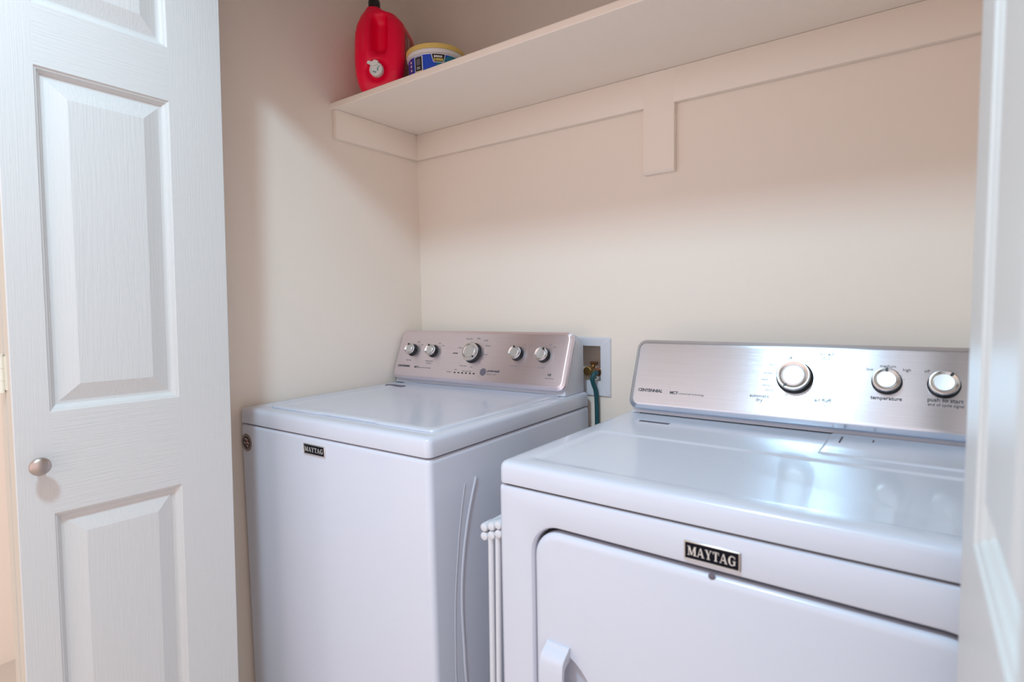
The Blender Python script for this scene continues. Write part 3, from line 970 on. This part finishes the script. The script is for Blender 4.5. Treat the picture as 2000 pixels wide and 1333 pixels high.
link('tap_spout', bm, CAPT, tp, 0)
# label on the right-hand long side
bm = bmesh.new()
zs = [0.055 + 0.140 * k / 8 for k in range(9)]
vr = []
for z in zs:
    wl, wr, df, db, r = rings_at(z)
    vr.append([bm.verts.new((wr + 0.0007, -df + r + 0.004 + (db + df - 2 * r - 0.008) * j / 6, z)) for j in range(7)])
for a, b in zip(vr, vr[1:]):
    for j in range(6):
        bm.faces.new((a[j], a[j + 1], b[j + 1], b[j]))
lab = link('jug_label', bm, REDL, body, 60)
bm = bmesh.new()
for j, (y0, y1) in enumerate(((-0.040, -0.035), (-0.029, -0.027), (-0.021, -0.019), (-0.012, 0.000))):
    zz = (0.070, 0.180) if j else (0.080, 0.165)
    vv = []
    for z in [zz[0] + (zz[1] - zz[0]) * k / 8 for k in range(9)]:
        wr = rings_at(z)[1]
        vv.append((bm.verts.new((wr + 0.0013, y0, z)), bm.verts.new((wr + 0.0013, y1, z))))
    for a, b in zip(vv, vv[1:]):
        bm.faces.new((a[0], a[1], b[1], b[0]))
link('label_print', bm, PINKT, lab, 60)

# ------------------------------------------------------------------ blue tub beside it
TC = Vector((0.3150, -0.2285, 0))
tb = thing('powder_tub', 'round blue labelled tub with a yellow lid on the shelf beside the red jug', 'tub', (TC.x, TC.y, ZT_), (0, 0, R(46)))
tb.scale = (1, 1, 1.15)
# local -y looks at the hall; wall radius tapers upward
def wall_r(z): return 0.0760 + 0.0035 * z / 0.075
def ringc(r, z, n=72): return [(r * math.cos(2 * math.pi * k / n), r * math.sin(2 * math.pi * k / n), z) for k in range(n)]
bm = bmesh.new()
loft(bm, [ringc(0.070, 0.0), ringc(0.0750, 0.004), ringc(wall_r(0.01), 0.010), ringc(wall_r(0.070), 0.070), ringc(0.0830, 0.071), ringc(0.0838, 0.0735), ringc(0.0838, 0.0800), ringc(0.081, 0.081)])
tubo = link('tub_body', bm, TUBW, tb, 40)
bm = bmesh.new()
loft(bm, [ringc(0.0845, 0.0805), ringc(0.0860, 0.0820), ringc(0.0860, 0.0905), ringc(0.0840, 0.0925), ringc(0.078, 0.0930), ringc(0.076, 0.0915)])
link('tub_lid', bm, YEL, tb, 40)
def curved(bm, a0, a1, z0, z1, off, mi, n=10, fn=None):
    """patch of the tub wall between two bearings (degrees, 0 = facing the camera, + = to the right)"""
    vv = []
    for k in range(n + 1):
        a = R(-90 + a0 + (a1 - a0) * k / n)
        t = k / n
        lo, hi = (z0, z1) if fn is None else fn(t)
        vv.append([bm.verts.new(((wall_r(z) + off) * math.cos(a), (wall_r(z) + off) * math.sin(a), z)) for z in (lo, hi)])
    for a, b in zip(vv, vv[1:]):
        f = bm.faces.new((a[0], b[0], b[1], a[1]))
        f.material_index = mi
bm = bmesh.new()
curved(bm, -120, 120, 0.008, 0.0675, 0.0006, 0, 48)
wrap = link('wrap_label', bm, BLUE, tubo, 60)
bm = bmesh.new()
curved(bm, -73, -57, 0.008, 0.0675, 0.0010, 1, 6)
for z in (0.018, 0.027, 0.037, 0.047, 0.056):
    curved(bm, -68, -62, z, z + 0.005, 0.0014, 4, 3)
curved(bm, -52, -31, 0.008, 0.0660, 0.0010, 4, 8)
curved(bm, -50, -33, 0.032, 0.0645, 0.0014, 2, 8)
curved(bm, -50, -33, 0.010, 0.031, 0.0014, 3, 8)
curved(bm, -46, -37, 0.036, 0.0375, 0.0018, 4, 4)
curved(bm, -46, -37, 0.0395, 0.041, 0.0018, 4, 4)
curved(bm, -46.5, -36.5, 0.045, 0.0600, 0.0018, 6, 4)
for z in (0.014, 0.0185, 0.023, 0.027):
    curved(bm, -46, -37, z, z + 0.0015, 0.0018, 2, 4)
curved(bm, -13, 17, 0, 0, 0.0010, 4, 16, lambda t: (0.0675 - 0.0195 * min(1, math.sin(math.pi * t) * 2.2), 0.0675))
curved(bm, -11.5, 15.5, 0, 0, 0.0013, 2, 16, lambda t: (0.0675 - 0.0180 * min(1, math.sin(math.pi * t) * 2.2), 0.0675))
curved(bm, -3, 95, 0, 0, 0.0008, 5, 24, lambda t: (0.008, 0.046 + 0.0215 * min(1, t * 3.2) ** 0.8))
for a0, a1, z0, z1, mi in ((9, 12, .0595, .064, 4), (12.7, 15.5, .0595, .064, 4), (16.2, 19, .0595, .064, 4), (19.7, 22, .0595, .064, 4), (22.7, 25.5, .0595, .064, 4),
                           (9, 11, .0515, .0575, 3), (12.5, 14, .0515, .0575, 3), (15, 17.5, .0515, .0575, 3), (18.3, 20.5, .0515, .0575, 3), (21.3, 23.5, .0515, .0575, 3), (24.3, 27, .0515, .0575, 3)):
    curved(bm, a0 - 16, a1 - 16, z0, z1, 0.0017, mi, 2)
# round white loop of the big lettering
for k in range(16):
    a0 = 2 * math.pi * k / 16; a1 = 2 * math.pi * (k + 1) / 16
    q = []
    for aa, rr_ in ((a0, 0.0046), (a0, 0.0062), (a1, 0.0062), (a1, 0.0046)):
        bx = 34 + math.degrees(rr_ * math.cos(aa) / 0.078); z = 0.046 + rr_ * 1.2 * math.sin(aa)
        th = R(-90 + bx)
        q.append(bm.verts.new(((wall_r(z) + 0.0016) * math.cos(th), (wall_r(z) + 0.0016) * math.sin(th), z)))
    bm.faces.new(q).material_index = 4
link('label_print', bm, [BLUE, BLUED, LBLK, YELL, TUBW, TEALL, GREYL], wrap, 60)
